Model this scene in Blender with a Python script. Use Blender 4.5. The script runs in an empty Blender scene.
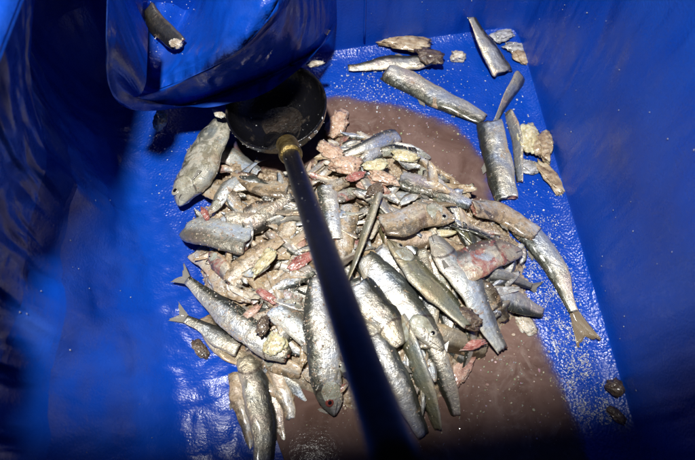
import bpy, bmesh, math, random
import numpy as np
from mathutils import Vector, Matrix, noise, Quaternion
random.seed(7); rng = np.random.default_rng(7)
S = bpy.context.scene; COL = S.collection
R = math.radians

# ------------------------------------------------------------------ camera
CAM = Vector((0.0, -0.22, 0.60)); TILT = R(27); LENS = 28.0
cam = bpy.data.cameras.new('camera'); cam.lens = LENS; cam.sensor_width = 36
cam.clip_start = 0.01; cam.clip_end = 50
cam.dof.use_dof = True; cam.dof.focus_distance = 0.64; cam.dof.aperture_fstop = 6.3
co = bpy.data.objects.new('camera', cam); COL.objects.link(co)
co.location = CAM; co.rotation_euler = (TILT, 0, 0); S.camera = co

# ------------------------------------------------------------------ world and lamp
w = bpy.data.worlds.new('World'); S.world = w; w.use_nodes = True
w.node_tree.nodes['Background'].inputs[0].default_value = (0.55, 0.65, 0.9, 1)
w.node_tree.nodes['Background'].inputs[1].default_value = 0.012

LAMP = Vector((-0.11, -0.06, 1.25))
ld = bpy.data.lights.new('flood_lamp', 'SPOT'); ld.energy = 90; ld.color = (1.0, 0.97, 0.92)
ld.spot_size = R(66); ld.spot_blend = 0.8; ld.shadow_soft_size = 0.05
ld.use_nodes = True                     # added node mask cuts the beam to darken the near side
nt = ld.node_tree; em = nt.nodes['Emission']
geo = nt.nodes.new('ShaderNodeNewGeometry')
dot = nt.nodes.new('ShaderNodeVectorMath'); dot.operation = 'DOT_PRODUCT'
# plane through the lamp and the near edge of the lit floor; its normal points into the lit side
e0 = Vector((-0.20, -0.160, 0.0)); e1 = Vector((0.25, -0.112, 0.0))
pn = (e0 - LAMP).cross(e1 - LAMP).normalized()
if pn.dot(Vector((0, 0.1, 0)) - LAMP) < 0: pn.negate()
dot.inputs[1].default_value = pn
mr = nt.nodes.new('ShaderNodeMapRange'); mr.interpolation_type = 'SMOOTHSTEP'
mr.inputs['From Min'].default_value = -0.004; mr.inputs['From Max'].default_value = 0.022
nt.links.new(geo.outputs['Incoming'], dot.inputs[0])
nt.links.new(dot.outputs['Value'], mr.inputs['Value'])
nt.links.new(mr.outputs['Result'], em.inputs['Strength'])
lo = bpy.data.objects.new('flood_lamp', ld); COL.objects.link(lo); lo.location = LAMP
lo.rotation_euler = (R(7), R(-5), 0)
S.view_settings.view_transform = 'Standard'; S.view_settings.look = 'None'
S.view_settings.exposure = 0; S.view_settings.gamma = 1
S.cycles.max_bounces = 5; S.cycles.diffuse_bounces = 2; S.cycles.use_denoising = True; S.cycles.caustics_reflective = False; S.cycles.caustics_refractive = False

# ------------------------------------------------------------------ places on the floor
K = 18.0 / LENS
CT, ST = math.cos(TILT), math.sin(TILT)
def ray(px, py):
    u = (px - 347.5) / 347.5 * K; v = (230 - py) / 347.5 * K
    return Vector((u, v * CT + ST, v * ST - CT))
def P(px, py, z=0.0):
    r = ray(px, py); return CAM + r * ((z - CAM.z) / r.z)
def pxm(p):                                                # picture pixels per metre at a point
    d = (p - CAM).dot(Vector((0, ST, -CT))); return 347.5 / K / d
def W2(pts, z=0.0):
    return np.array([[*P(x, y, z).xy] for x, y in pts])
def sdist(poly, x, y):
    """signed distance to a polygon, negative inside (arrays)"""
    x = np.asarray(x, float); y = np.asarray(y, float)
    d = np.full(x.shape, 1e9); ins = np.zeros(x.shape, bool)
    n = len(poly)
    for i in range(n):
        ax, ay = poly[i]; bx, by = poly[(i + 1) % n]
        ex, ey = bx - ax, by - ay
        t = np.clip(((x - ax) * ex + (y - ay) * ey) / (ex * ex + ey * ey), 0, 1)
        d = np.minimum(d, (x - ax - t * ex) ** 2 + (y - ay - t * ey) ** 2)
        c = ((ay > y) != (by > y)) & (x < (bx - ax) * (y - ay) / (by - ay + 1e-12) + ax)
        ins ^= c
    d = np.sqrt(d)
    return np.where(ins, -d, d)
def N3(x, y, z=0.0, s=1.0, o=2):
    return noise.fractal(Vector((x * s, y * s, z * s)), 0.6, 2.0, o)

POOL = W2([(225,150),(300,110),(335,98),(400,108),(455,128),(487,165),(492,205),(512,262),(535,330),(566,400),(590,470),
           (560,520),(260,520),(262,440),(250,380),(215,320),(205,240)])
MOUND = W2([(222,150),(300,166),(332,128),(372,128),(432,152),(472,188),(530,235),(540,300),(500,345),(458,392),(436,424),
            (352,424),(312,392),(268,372),(232,345),(190,285),(188,225),(206,186)], 0.01)
LEVEL = 0.0055
def floor_z(x, y):
    s = sdist(POOL, x, y)
    return np.where(s < 0, LEVEL + 0.0055 * np.tanh(s / 0.024), LEVEL + 0.004 * np.tanh(s / 0.02) + 0.01 * np.clip(s, 0, .2))
def mound_z(x, y):
    s = -sdist(MOUND, x, y)
    t = np.clip((s + 0.012) / 0.055, 0, 1); t = t * t * (3 - 2 * t)
    return -0.004 + 0.030 * t
def surf(x, y):
    a = np.array([x]); b = np.array([y])
    return float(max(floor_z(a, b)[0], mound_z(a, b)[0]))
def PS(px, py, off=0.0):                                   # point at height off above floor or pile
    z = 0.01
    for _ in range(5):
        p = P(px, py, z); z = surf(p.x, p.y) + off
    return P(px, py, z)

# ------------------------------------------------------------------ materials
def new_mat(name):
    m = bpy.data.materials.new(name); m.use_nodes = True
    nt = m.node_tree; b = nt.nodes['Principled BSDF']
    def n(t, **k):
        q = nt.nodes.new(t)
        for a, v in k.items(): setattr(q, a, v)
        return q
    def l(a, c): nt.links.new(a, c)
    return m, b, n, l
def coords(n, l, rnd=True):
    tc = n('ShaderNodeTexCoord')
    if not rnd: return tc.outputs['Object']
    oi = n('ShaderNodeObjectInfo'); ad = n('ShaderNodeVectorMath', operation='MULTIPLY_ADD')
    ad.inputs[1].default_value = (1, 1, 1)
    mu = n('ShaderNodeMath', operation='MULTIPLY'); mu.inputs[1].default_value = 3.7
    l(oi.outputs['Random'], mu.inputs[0]); l(tc.outputs['Object'], ad.inputs[0]); l(mu.outputs[0], ad.inputs[2])
    return ad.outputs[0]
def nz(n, l, vec, scale, detail=3, rough=0.6, dist=0.0):
    t = n('ShaderNodeTexNoise'); t.inputs['Scale'].default_value = scale; t.inputs['Detail'].default_value = detail
    t.inputs['Roughness'].default_value = rough; t.inputs['Distortion'].default_value = dist
    l(vec, t.inputs['Vector']); return t
def ramp(n, l, src, stops, interp='LINEAR'):
    r = n('ShaderNodeValToRGB'); r.color_ramp.interpolation = interp
    e = r.color_ramp.elements
    while len(e) < len(stops): e.new(0.5)
    for q, (p, c) in zip(e, stops):
        q.position = p; q.color = (c, c, c, 1) if not hasattr(c, '__len__') else (*c, 1)
    l(src, r.inputs['Fac']); return r
def mix(n, l, fac, a, b):
    m = n('ShaderNodeMix', data_type='RGBA')
    for s, v in ((m.inputs['Factor'], fac), (m.inputs['A'], a), (m.inputs['B'], b)):
        if hasattr(v, 'is_linked') or hasattr(v, 'links'): l(v, s)
        else: s.default_value = v if not hasattr(v, '__len__') else (*v, 1)
    return m.outputs['Result']
def bump(n, l, h, dist, strength=1.0, prev=None):
    b = n('ShaderNodeBump'); b.inputs['Strength'].default_value = strength; b.inputs['Distance'].default_value = dist
    l(h, b.inputs['Height'])
    if prev is not None: l(prev, b.inputs['Normal'])
    return b.outputs['Normal']
def math_(n, l, op, a, b=None, clamp=False):
    m = n('ShaderNodeMath', operation=op, use_clamp=clamp)
    for i, v in enumerate((a, b)):
        if v is None: continue
        if hasattr(v, 'links'): l(v, m.inputs[i])
        else: m.inputs[i].default_value = v
    return m.outputs[0]

def plastic(name, film=0.25, wrinkle=0.35, glitter=0.0):
    """wet moulded blue polythene, with a film of dried slime"""
    m, b, n, l = new_mat(name)
    v = coords(n, l, False)
    a = nz(n, l, v, 9, 4, .6)
    base = mix(n, l, ramp(n, l, a.outputs['Fac'], [(.3, 0), (.7, 1)]).outputs['Color'], (.002, .048, .40), (.003, .066, .47))
    # film: stretched smears that run down the wall
    mp = n('ShaderNodeMapping'); mp.inputs['Scale'].default_value = (1, 1, .22); l(v, mp.inputs['Vector'])
    s = nz(n, l, mp.outputs[0], 12, 3, .5, .4)
    at = n('ShaderNodeAttribute', attribute_name='film')
    fm = math_(n, l, 'MULTIPLY', ramp(n, l, s.outputs['Fac'], [(.48, 0), (.66, 1)]).outputs['Color'], at.outputs['Fac'])
    base = mix(n, l, math_(n, l, 'MULTIPLY', fm, film * 2, True), base, (.11, .165, .32))
    l(base, b.inputs['Base Color'])
    rr = nz(n, l, v, 55, 5, .7)
    l(ramp(n, l, rr.outputs['Fac'], [(.35, .20), (.7, .42)]).outputs['Color'], b.inputs['Roughness'])
    w1 = nz(n, l, mp.outputs[0], 26, 2, .4, .3); w2 = nz(n, l, v, 420, 2, .5)
    h = bump(n, l, w1.outputs['Fac'], .02 * wrinkle)
    h = bump(n, l, w2.outputs['Fac'], .0009, .5, h)
    st_ = nz(n, l, mp.outputs[0], 30, 1.5, .5, .3)
    h = bump(n, l, math_(n, l, 'MULTIPLY', st_.outputs['Fac'], at.outputs['Fac']), .14 * wrinkle, .9, h)
    if glitter:
        vo = n('ShaderNodeTexVoronoi'); vo.inputs['Scale'].default_value = 330; l(v, vo.inputs['Vector'])
        h = bump(n, l, vo.outputs['Distance'], .0016 * glitter, .9, h)
    l(h, b.inputs['Normal'])
    b.inputs['IOR'].default_value = 1.5
    return m
M = {}
M['wall'] = plastic('wet_blue_plastic', .3, .30)
M['base'] = plastic('wet_blue_floor_plastic', .10, .10, .35)
M['fold'] = plastic('creased_blue_plastic', .35, .35)

def fish_mat(name, back, flank, belly, stain, stain_col=(.42, .28, .16), metal=.55, scale=1.0, headcol=(.42, .36, .24)):
    m, b, n, l = new_mat(name)
    v = coords(n, l)
    uv = n('ShaderNodeUVMap', uv_map='UVMap'); sp = n('ShaderNodeSeparateXYZ'); l(uv.outputs[0], sp.inputs[0])
    U, V = sp.outputs['X'], sp.outputs['Y']
    ns = nz(n, l, v, 90, 4, .65)
    Vn = math_(n, l, 'ADD', V, math_(n, l, 'MULTIPLY', math_(n, l, 'SUBTRACT', ns.outputs['Fac'], .5), .26))
    col = ramp(n, l, Vn, [(.0, back), (.33, back), (.41, tuple(.6 * x + .4 * y for x, y in zip(back, flank))), (.47, tuple(.9 * y for y in flank)), (.52, tuple(.72 * y for y in flank)), (.60, flank),
                          (.74, tuple(.85 * y for y in flank)), (.84, belly), (1, belly)]).outputs['Color']  # brighter flank band paints a stripe of shine into the skin
    # faint pink, yellow and blue sheen
    hu = nz(n, l, v, 24, 3, .6, .5)
    sheen = ramp(n, l, hu.outputs['Fac'], [(.28, (.72, .86, 1.12)), (.44, (1.0, 1.0, 1.0)), (.56, (1.06, .98, .82)), (.72, (1.10, .90, .80))]).outputs['Color']
    ms = n('ShaderNodeMix', data_type='RGBA', blend_type='MULTIPLY'); ms.inputs['Factor'].default_value = 1
    l(col, ms.inputs['A']); l(sheen, ms.inputs['B']); col = ms.outputs['Result']
    # scale lattice on the flank
    mp = n('ShaderNodeMapping'); mp.inputs['Scale'].default_value = (86 * scale, 24 * scale, 1); l(uv.outputs[0], mp.inputs['Vector'])
    vo = n('ShaderNodeTexVoronoi', voronoi_dimensions='2D'); vo.inputs['Scale'].default_value = 1; vo.inputs['Randomness'].default_value = .3
    l(mp.outputs[0], vo.inputs['Vector'])
    body = ramp(n, l, U, [(.20, 0), (.24, 1)]).outputs['Color']          # behind the gill cover
    sh = ramp(n, l, vo.outputs['Color'], [(0, .78), (1, 1.12)]).outputs['Color']
    mm = n('ShaderNodeMix', data_type='RGBA', blend_type='MULTIPLY')
    l(math_(n, l, 'MULTIPLY', body, .75), mm.inputs['Factor']); l(col, mm.inputs['A']); l(sh, mm.inputs['B'])
    col = mm.outputs['Result']
    # head: bronze cheeks
    hm = math_(n, l, 'MULTIPLY', math_(n, l, 'SUBTRACT', 1.0, body), ramp(n, l, Vn, [(.3, .25), (.5, .7), (.9, .4)]).outputs['Color'])
    col = mix(n, l, hm, col, headcol)
    # dark line along the edge of the gill cover
    gl = math_(n, l, 'ABSOLUTE', math_(n, l, 'SUBTRACT', math_(n, l, 'ADD', U, math_(n, l, 'MULTIPLY', math_(n, l, 'POWER', math_(n, l, 'SUBTRACT', V, .5), 2.0), .25)), .225))
    col = mix(n, l, ramp(n, l, gl, [(.004, .75), (.014, 0)]).outputs['Color'], col, (.05, .03, .025))
    ml = math_(n, l, 'ABSOLUTE', math_(n, l, 'SUBTRACT', math_(n, l, 'SUBTRACT', V, math_(n, l, 'MULTIPLY', U, 1.2)), .56))
    mk = math_(n, l, 'MULTIPLY', ramp(n, l, ml, [(.012, .85), (.035, 0)]).outputs['Color'], ramp(n, l, U, [(.085, 1), (.10, 0)]).outputs['Color'])
    col = mix(n, l, mk, col, (.03, .02, .018))
    # torn skin: flesh shows in patches
    st = nz(n, l, v, 46, 5, .68, 1.2)
    sm = ramp(n, l, st.outputs['Fac'], [(.66 - .24 * stain, 0), (.72 - .20 * stain, 1)]).outputs['Color']
    sc = nz(n, l, v, 160, 4, .7)
    fl = ramp(n, l, sc.outputs['Fac'], [(.3, tuple(.45 * c for c in stain_col)), (.5, stain_col), (.72, (.52, .42, .32))]).outputs['Color']
    col = mix(n, l, math_(n, l, 'MULTIPLY', sm, .85), col, fl)
    # fine dirt
    d = nz(n, l, v, 520, 3, .7)
    col = mix(n, l, ramp(n, l, d.outputs['Fac'], [(.30, .6), (.42, 0)]).outputs['Color'], col, (.06, .045, .035))
    l(col, b.inputs['Base Color'])
    l(math_(n, l, 'MULTIPLY', math_(n, l, 'SUBTRACT', 1.0, sm), metal), b.inputs['Metallic'])
    l(ramp(n, l, nz(n, l, v, 210, 4, .7).outputs['Fac'], [(.3, .22), (.7, .55)]).outputs['Color'], b.inputs['Roughness'])
    pt = ramp(n, l, nz(n, l, v, 30, 3, .6).outputs['Fac'], [(.42, 0), (.58, 1)]).outputs['Color']
    h = bump(n, l, math_(n, l, 'MULTIPLY', vo.outputs['Distance'], pt), .0004, .4)
    h = bump(n, l, nz(n, l, v, 80, 4, .55, .5).outputs['Fac'], .0040, .6, h)
    h = bump(n, l, d.outputs['Fac'], .0006, .7, h)
    l(h, b.inputs['Normal'])
    b.inputs['Coat Weight'].default_value = .9; b.inputs['Coat Roughness'].default_value = .10
    b.inputs['Subsurface Weight'].default_value = 0.0
    return m
M['silver'] = fish_mat('silver_fish_skin', (.055, .06, .05), (.60, .62, .62), (.70, .67, .58), .15, metal=.5)
M['bright'] = fish_mat('bright_silver_fish_skin', (.10, .11, .10), (.76, .79, .82), (.76, .73, .65), .12, metal=.5)
M['steel'] = fish_mat('grey_fish_skin', (.045, .048, .045), (.44, .45, .43), (.58, .54, .46), .22, metal=.5)
M['olive'] = fish_mat('olive_backed_fish_skin', (.12, .12, .065), (.33, .33, .23), (.56, .53, .42), .2, metal=.2)
M['brown'] = fish_mat('bruised_brown_fish_skin', (.08, .06, .04), (.38, .33, .25), (.46, .38, .27), .55, metal=.2)
M['raw'] = fish_mat('torn_fish_skin', (.16, .13, .095), (.66, .63, .58), (.64, .55, .44), .85, (.46, .33, .19), metal=.15)
M['bloody'] = fish_mat('bloody_fish_skin', (.13, .11, .09), (.58, .56, .52), (.52, .42, .32), .65, (.34, .10, .08), metal=.15)
M['blue'] = fish_mat('bluish_belly_fish_skin', (.20, .20, .18), (.62, .69, .76), (.70, .73, .74), .3, (.42, .27, .17), metal=.25)

M['shaded_skin'] = fish_mat('shade_painted_fish_skin', (.015, .015, .014), (.04, .04, .036), (.09, .08, .06), .3, (.07, .05, .035), metal=.1)  # near black: the shadow on the fold is put into this skin colour
M['speckled'] = fish_mat('speckled_fish_skin', (.12, .12, .09), (.30, .30, .25), (.46, .45, .38), .75, (.56, .55, .47), metal=.15, headcol=(.50, .48, .38))

def flesh_mat(name, dark, mid, light, fib=1.0, sc=1.0, spec=0.5):
    m, b, n, l = new_mat(name)
    v = coords(n, l)
    mp = n('ShaderNodeMapping'); mp.inputs['Scale'].default_value = (1 / (1 + .8 * fib), 1, 1); l(v, mp.inputs['Vector'])
    a = nz(n, l, mp.outputs[0], 150 * sc, 5, .65, .3); c2 = nz(n, l, v, 42 * sc, 4, .6, .5)
    f = math_(n, l, 'ADD', math_(n, l, 'MULTIPLY', a.outputs['Fac'], .75), math_(n, l, 'MULTIPLY', c2.outputs['Fac'], .25))
    col = ramp(n, l, f, [(.33, dark), (.5, mid), (.66, light)]).outputs['Color']
    l(col, b.inputs['Base Color'])
    l(ramp(n, l, nz(n, l, v, 260, 3, .7).outputs['Fac'], [(.3, .15), (.7, .42)]).outputs['Color'], b.inputs['Roughness'])
    h = bump(n, l, a.outputs['Fac'], .0016, .5); h = bump(n, l, nz(n, l, v, 420, 3, .6).outputs['Fac'], .0012, .6, h)
    l(h, b.inputs['Normal'])
    b.inputs['Subsurface Weight'].default_value = .35; b.inputs['Subsurface Radius'].default_value = (.004, .002, .0012); b.inputs['Subsurface Scale'].default_value = 1.0
    b.inputs['Coat Weight'].default_value = min(1, spec + .5); b.inputs['Coat Roughness'].default_value = .09
    return m
M['tan'] = flesh_mat('tan_fish_flesh', (.15, .09, .05), (.45, .335, .20), (.72, .64, .48))
M['pale'] = flesh_mat('pale_fish_flesh', (.26, .19, .12), (.58, .51, .40), (.82, .80, .73))
M['pink'] = flesh_mat('pink_fish_flesh', (.26, .10, .07), (.54, .33, .25), (.74, .60, .50))
M['red'] = flesh_mat('red_bloody_flesh', (.18, .035, .03), (.46, .17, .14), (.70, .52, .46))
M['yellow'] = flesh_mat('yellow_fish_guts', (.40, .29, .12), (.70, .63, .38), (.84, .82, .70), .3, 1.6)
M['orange'] = flesh_mat('orange_fish_roe', (.38, .18, .10), (.64, .44, .31), (.80, .68, .56), .2, 2.0)
M['dark'] = flesh_mat('dark_fish_flesh', (.03, .02, .014), (.13, .09, .06), (.30, .24, .17))
M['skin'] = flesh_mat('grey_skin_scrap', (.10, .095, .08), (.42, .41, .39), (.76, .77, .78), .6, 1.2, .8)
M['gill'] = flesh_mat('brassy_gill_cover', (.16, .13, .08), (.46, .43, .33), (.76, .74, .66), .3, .6, .7)
M['mush'] = flesh_mat('mashed_fish', (.11, .07, .042), (.42, .32, .21), (.74, .67, .55), .2, 1.8)
M['cut'] = flesh_mat('cut_fish_meat', (.16, .04, .03), (.42, .20, .15), (.64, .50, .42), .1, 1.8)

def fin_mat(name, a, c):
    m, b, n, l = new_mat(name)
    uv = n('ShaderNodeUVMap', uv_map='UVMap'); wv = n('ShaderNodeTexWave', bands_direction='Y')
    wv.inputs['Scale'].default_value = 6; wv.inputs['Distortion'].default_value = 2.5; wv.inputs['Detail'].default_value = 3; l(uv.outputs[0], wv.inputs['Vector'])
    l(mix(n, l, wv.outputs['Fac'], a, c), b.inputs['Base Color'])
    l(bump(n, l, wv.outputs['Fac'], .0006, .5), b.inputs['Normal'])
    b.inputs['Roughness'].default_value = .3; b.inputs['Alpha'].default_value = .8
    b.inputs['Coat Weight'].default_value = .4
    return m
M['fin'] = fin_mat('grey_fin', (.20, .18, .15), (.46, .44, .38))
M['fin_brown'] = fin_mat('brown_fin', (.16, .11, .06), (.42, .33, .21))
M['fin_dark'] = fin_mat('dark_fin', (.02, .022, .025), (.09, .09, .085))
def plain(name, c, rough, metal=0, coat=0):
    m, b, n, l = new_mat(name)
    v = coords(n, l); t = nz(n, l, v, 300, 3, .6)
    l(mix(n, l, math_(n, l, 'MULTIPLY', t.outputs['Fac'], .5), c, tuple(.6 * x for x in c)), b.inputs['Base Color'])
    b.inputs['Roughness'].default_value = rough; b.inputs['Metallic'].default_value = metal; b.inputs['Coat Weight'].default_value = coat
    return m
M['iris'] = plain('silver_iris', (.62, .58, .46), .2, .3, 1); M['iris_red'] = plain('bloodshot_iris', (.24, .06, .045), .2, 0, 1)
M['pupil'] = plain('black_pupil', (.008, .008, .01), .08, 0, 1); M['gape'] = plain('dark_mouth', (.02, .012, .01), .4)

def black_plastic(name, smear):
    m, b, n, l = new_mat(name)
    v = coords(n, l, False); s = nz(n, l, v, 60, 6, .7, .8)
    f = ramp(n, l, s.outputs['Fac'], [(.58, 0), (.80, 1)]).outputs['Color']
    l(mix(n, l, math_(n, l, 'MULTIPLY', f, smear), (.006, .006, .008), (.16, .13, .10)), b.inputs['Base Color'])
    l(ramp(n, l, s.outputs['Fac'], [(.35, .13 if smear > .3 else .3), (.7, .40)]).outputs['Color'], b.inputs['Roughness'])
    b.inputs['Specular IOR Level'].default_value = .55 if smear > .3 else .4
    l(bump(n, l, nz(n, l, v, 220, 4, .7).outputs['Fac'], .0012, .5), b.inputs['Normal'])
    return m
M['bowl'] = black_plastic('smeared_black_plastic', .8); M['handle'] = black_plastic('black_handle_plastic', .12)
m, b, n, l = new_mat('tarnished_brass'); M['brass'] = m
v = coords(n, l, False); t = nz(n, l, v, 130, 5, .7)
l(ramp(n, l, t.outputs['Fac'], [(.3, (.04, .028, .012)), (.5, (.26, .18, .055)), (.72, (.54, .43, .20))]).outputs['Color'], b.inputs['Base Color'])
b.inputs['Metallic'].default_value = .75; b.inputs['Roughness'].default_value = .35
l(bump(n, l, t.outputs['Fac'], .003, .8), b.inputs['Normal'])

m, b, n, l = new_mat('turbid_brine'); M['brine'] = m
v = coords(n, l, False)
t = nz(n, l, v, 16, 6, .68, .9); t2 = nz(n, l, v, 90, 4, .7)
col = mix(n, l, ramp(n, l, t.outputs['Fac'], [(.35, 0), (.65, 1)]).outputs['Color'], (.125, .072, .057), (.22, .142, .118))
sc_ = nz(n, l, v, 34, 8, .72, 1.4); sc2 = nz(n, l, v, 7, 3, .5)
sheen_fac = math_(n, l, 'MULTIPLY', ramp(n, l, sc_.outputs['Fac'], [(.50, 0), (.68, .6)]).outputs['Color'], ramp(n, l, sc2.outputs['Fac'], [(.40, .15), (.62, 1)]).outputs['Color'])
col = mix(n, l, sheen_fac, col, (.36, .28, .24))  # pale patches painted in place of the wet sheen on the brine
l(col, b.inputs['Base Color'])
at = n('ShaderNodeAttribute', attribute_name='depth')
l(math_(n, l, 'MULTIPLY', at.outputs['Fac'], 1.0, True), b.inputs['Alpha'])
b.inputs['Roughness'].default_value = .07; b.inputs['IOR'].default_value = 1.33; b.inputs['Specular IOR Level'].default_value = .03
l(bump(n, l, t2.outputs['Fac'], .0015, .12), b.inputs['Normal'])

M['bowl_reflection'] = flesh_mat('painted_bowl_reflection', (.010, .008, .007), (.020, .015, .012), (.045, .032, .024), .1, .5, .3)  # brown reflection put into the colour of a disc

def attr_mat(name, rough=.35, coat=.5):
    m, b, n, l = new_mat(name)
    a = n('ShaderNodeAttribute', attribute_name='tint'); l(a.outputs['Color'], b.inputs['Base Color'])
    b.inputs['Roughness'].default_value = rough; b.inputs['Coat Weight'].default_value = coat
    tc = coords(n, l, False); l(bump(n, l, nz(n, l, tc, 500, 3, .7).outputs['Fac'], .001, .6), b.inputs['Normal'])
    return m
M['flake'] = attr_mat('scales_and_glare', .3, .6); M['crumb'] = attr_mat('flesh_crumbs_tint', .38, .6)

# ------------------------------------------------------------------ object helpers
def obj(name, verts, faces, mat, parent=None, smooth=True, uv=None, origin=None):
    me = bpy.data.meshes.new(name)
    o0 = np.array(origin if origin is not None else (parent.location if parent is not None and parent.parent is None else (0, 0, 0)))
    V = np.asarray(verts, float) - o0
    me.from_pydata(V.tolist(), [], [list(f) for f in faces])
    mats = mat if isinstance(mat, (list, tuple)) else [mat]
    for q in mats: me.materials.append(q)
    if smooth: me.polygons.foreach_set('use_smooth', [True] * len(me.polygons))
    if uv is not None:
        L = me.uv_layers.new(name='UVMap'); idx = np.zeros(len(me.loops), int); me.loops.foreach_get('vertex_index', idx)
        L.data.foreach_set('uv', np.asarray(uv, float)[idx].ravel())
    o = bpy.data.objects.new(name, me); COL.objects.link(o)
    if parent is not None: o.parent = parent
    elif origin is not None: o.location = origin
    return o
def thing(name, loc, label, cat, group=None):
    e = bpy.data.objects.new(name, None); COL.objects.link(e); e.location = loc; e.empty_display_size = .02
    tag(e, label, cat, group); return e
def tag(o, label, cat, group=None):
    o['label'] = label; o['category'] = cat
    if group: o['group'] = group
def fattr(o, name, vals):
    a = o.data.attributes.new(name, 'FLOAT', 'POINT'); a.data.foreach_set('value', np.asarray(vals, np.float32))
def grid_faces(nu, nv, close_v=False, base=0):
    f = []
    for i in range(nu - 1):
        for j in range(nv if close_v else nv - 1):
            k = (j + 1) % nv
            f.append((base + i * nv + j, base + i * nv + k, base + (i + 1) * nv + k, base + (i + 1) * nv + j))
    return f
def spline(pts, n):
    pts = [Vector(p) for p in pts]
    if len(pts) == 2: pts = [pts[0], pts[0].lerp(pts[1], .5), pts[1]]
    q = [2 * pts[0] - pts[1]] + pts + [2 * pts[-1] - pts[-2]]
    seg = len(pts) - 1; out = []
    for i in range(n):
        t = i / (n - 1) * seg; k = min(int(t), seg - 1); t -= k
        a, b_, c, d = q[k:k + 4]
        out.append(.5 * ((2 * b_) + (c - a) * t + (2 * a - 5 * b_ + 4 * c - d) * t * t + (3 * b_ - a - 3 * c + d) * t ** 3))
    return out
def tube(path, rad, nv=24, flat=1.0, up=Vector((0, 0, 1)), cap=True):
    V = []; n = len(path)
    for i, p in enumerate(path):
        t = (path[min(i + 1, n - 1)] - path[max(i - 1, 0)]).normalized()
        s = t.cross(up).normalized(); u = s.cross(t)
        r = rad[i] if hasattr(rad, '__len__') else rad
        for j in range(nv):
            a = 2 * math.pi * j / nv; V.append(p + s * (r * math.cos(a)) + u * (r * flat * math.sin(a)))
    F = grid_faces(n, nv, True)
    if cap: F += [tuple(range(nv))[::-1], tuple(range((n - 1) * nv, n * nv))]
    return V, F

# ------------------------------------------------------------------ the tub
tub = thing('fish_tub', (0, 0.12, 0), 'deep blue plastic tub with slimy walls holding the mashed fish', 'tub')
BR = P(509, 40).xy; NR = P(640, 500).xy; BL = P(120, 92).xy
left = [P(x, y).xy for x, y in ((128, 130), (150, 200), (178, 270), (205, 340), (232, 410), (252, 470), (262, 520))]
yn = -0.30
NR = BR + (NR - BR) * ((yn - BR.y) / (NR.y - BR.y))
outline = [BL] + left + [Vector((left[-1].x + .01, yn)), NR, BR]
# dense, corner-rounded perimeter
def dense(poly, n):
    pts = [Vector((p[0], p[1])) for p in poly]; m = len(pts); L = [(pts[(i + 1) % m] - pts[i]).length for i in range(m)]
    tot = sum(L); out = []
    for k in range(n):
        d = tot * k / n; i = 0
        while d > L[i]: d -= L[i]; i += 1
        out.append(pts[i].lerp(pts[(i + 1) % m], d / L[i]))
    for _ in range(4): out = [(out[i - 1] + out[i] * 2 + out[(i + 1) % n]) / 4 for i in range(n)]
    return out
NP = 260
per = dense(outline, NP)
nrm = []
for i in range(NP):
    t = per[(i + 1) % NP] - per[i - 1]; q = Vector((-t.y, t.x)).normalized()
    if q.dot(per[i] - Vector((0, .1))) < 0: q = -q
    nrm.append(q)
lw = np.array([1.0 if q.x < -.5 else 0.0 for q in nrm])
for _ in range(14): lw = (np.roll(lw, 1) + 2 * lw + np.roll(lw, -1)) / 4
zs = np.concatenate([np.linspace(0, .02, 6), np.linspace(.03, .32, 44)])
oz = np.array([0, .004, .014, .035, .075, .14, .20, .26, .32]); oo = np.array([-.020, .002, .020, .033, .043, .053, .054, .044, .026])
V = []; film = []
for z in zs:
    t = min(z / .012, 1.0); fil = .010 * (math.sqrt(max(0, 1 - (1 - t) ** 2)) - 1) + .010
    off_n = .055 * z + .0 ; off_n += .008 * (1 - math.sqrt(max(0, 1 - (1 - t) ** 2))) * -1 + .008
    off_l = float(np.interp(z, oz, oo)) + .004
    for i in range(NP):
        p = per[i]; q = nrm[i]; a = lw[i]
        yk = min(max((.10 - p.y) / .25, 0), 1.3)
        o = off_n * (1 - a) + (off_l * (1 + 1.0 * yk) + yk * min(z, .32) * .22) * a
        wob = N3(p.x, p.y, z * .5, 9, 3)
        o += a * min(z / .05, 1) * (.010 * wob + .0035 * N3(p.x * 2, p.y * 2, z * .7, 24, 3)) + (1 - a) * min(z / .08, 1) * .004 * N3(p.x, p.y, z, 7, 2)
        x, y = p.x + q.x * o, p.y + q.y * o
        ky = min(max((y + .06) / .10, 0), 1); x += (-.236 - x) * (z / .32) ** 3 * a * ky
        V.append((x, y, z + .009)); film.append(.14 + .0 * a + 1.1 * a * min(max((z - .12) / .05, 0), 1))
F = grid_faces(len(zs), NP, True)
wall = obj('wall', V, F, M['wall'], tub); fattr(wall, 'film', film)
# moulded seam up the back wall
ib = min((i for i in range(NP) if nrm[i].y > .8), key=lambda i: abs(per[i].x - P(366, 56).x))
sp_ = [Vector(V[k * NP + ib]) - Vector((nrm[ib].x, nrm[ib].y, 0)) * .0006 for k in range(4, len(zs), 3)]
Vs, Fs = tube(sp_, .0016, 8, 1.0, Vector((1, 0, 0))); seam = obj('seam', Vs, Fs, M['wall'], tub); fattr(seam, 'film', [.1] * len(Vs))
# rolled rim on top of the wall
top = [Vector(V[(len(zs) - 1) * NP + i]) for i in range(NP)]
RV = []
prof = [(0, -.004), (.001, .004), (.006, .009), (.018, .010), (.034, .009), (.040, .004), (.040, -.02), (.036, -.02), (.034, .002), (.006, .003), (.003, -.004)]
for dx, dz in prof:
    for i in range(NP):
        RV.append((top[i].x + nrm[i].x * dx, top[i].y + nrm[i].y * dx, top[i].z + dz))
rim = obj('rim', RV, grid_faces(len(prof), NP, True), M['wall'], tub); fattr(rim, 'film', [.2] * len(RV))
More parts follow.
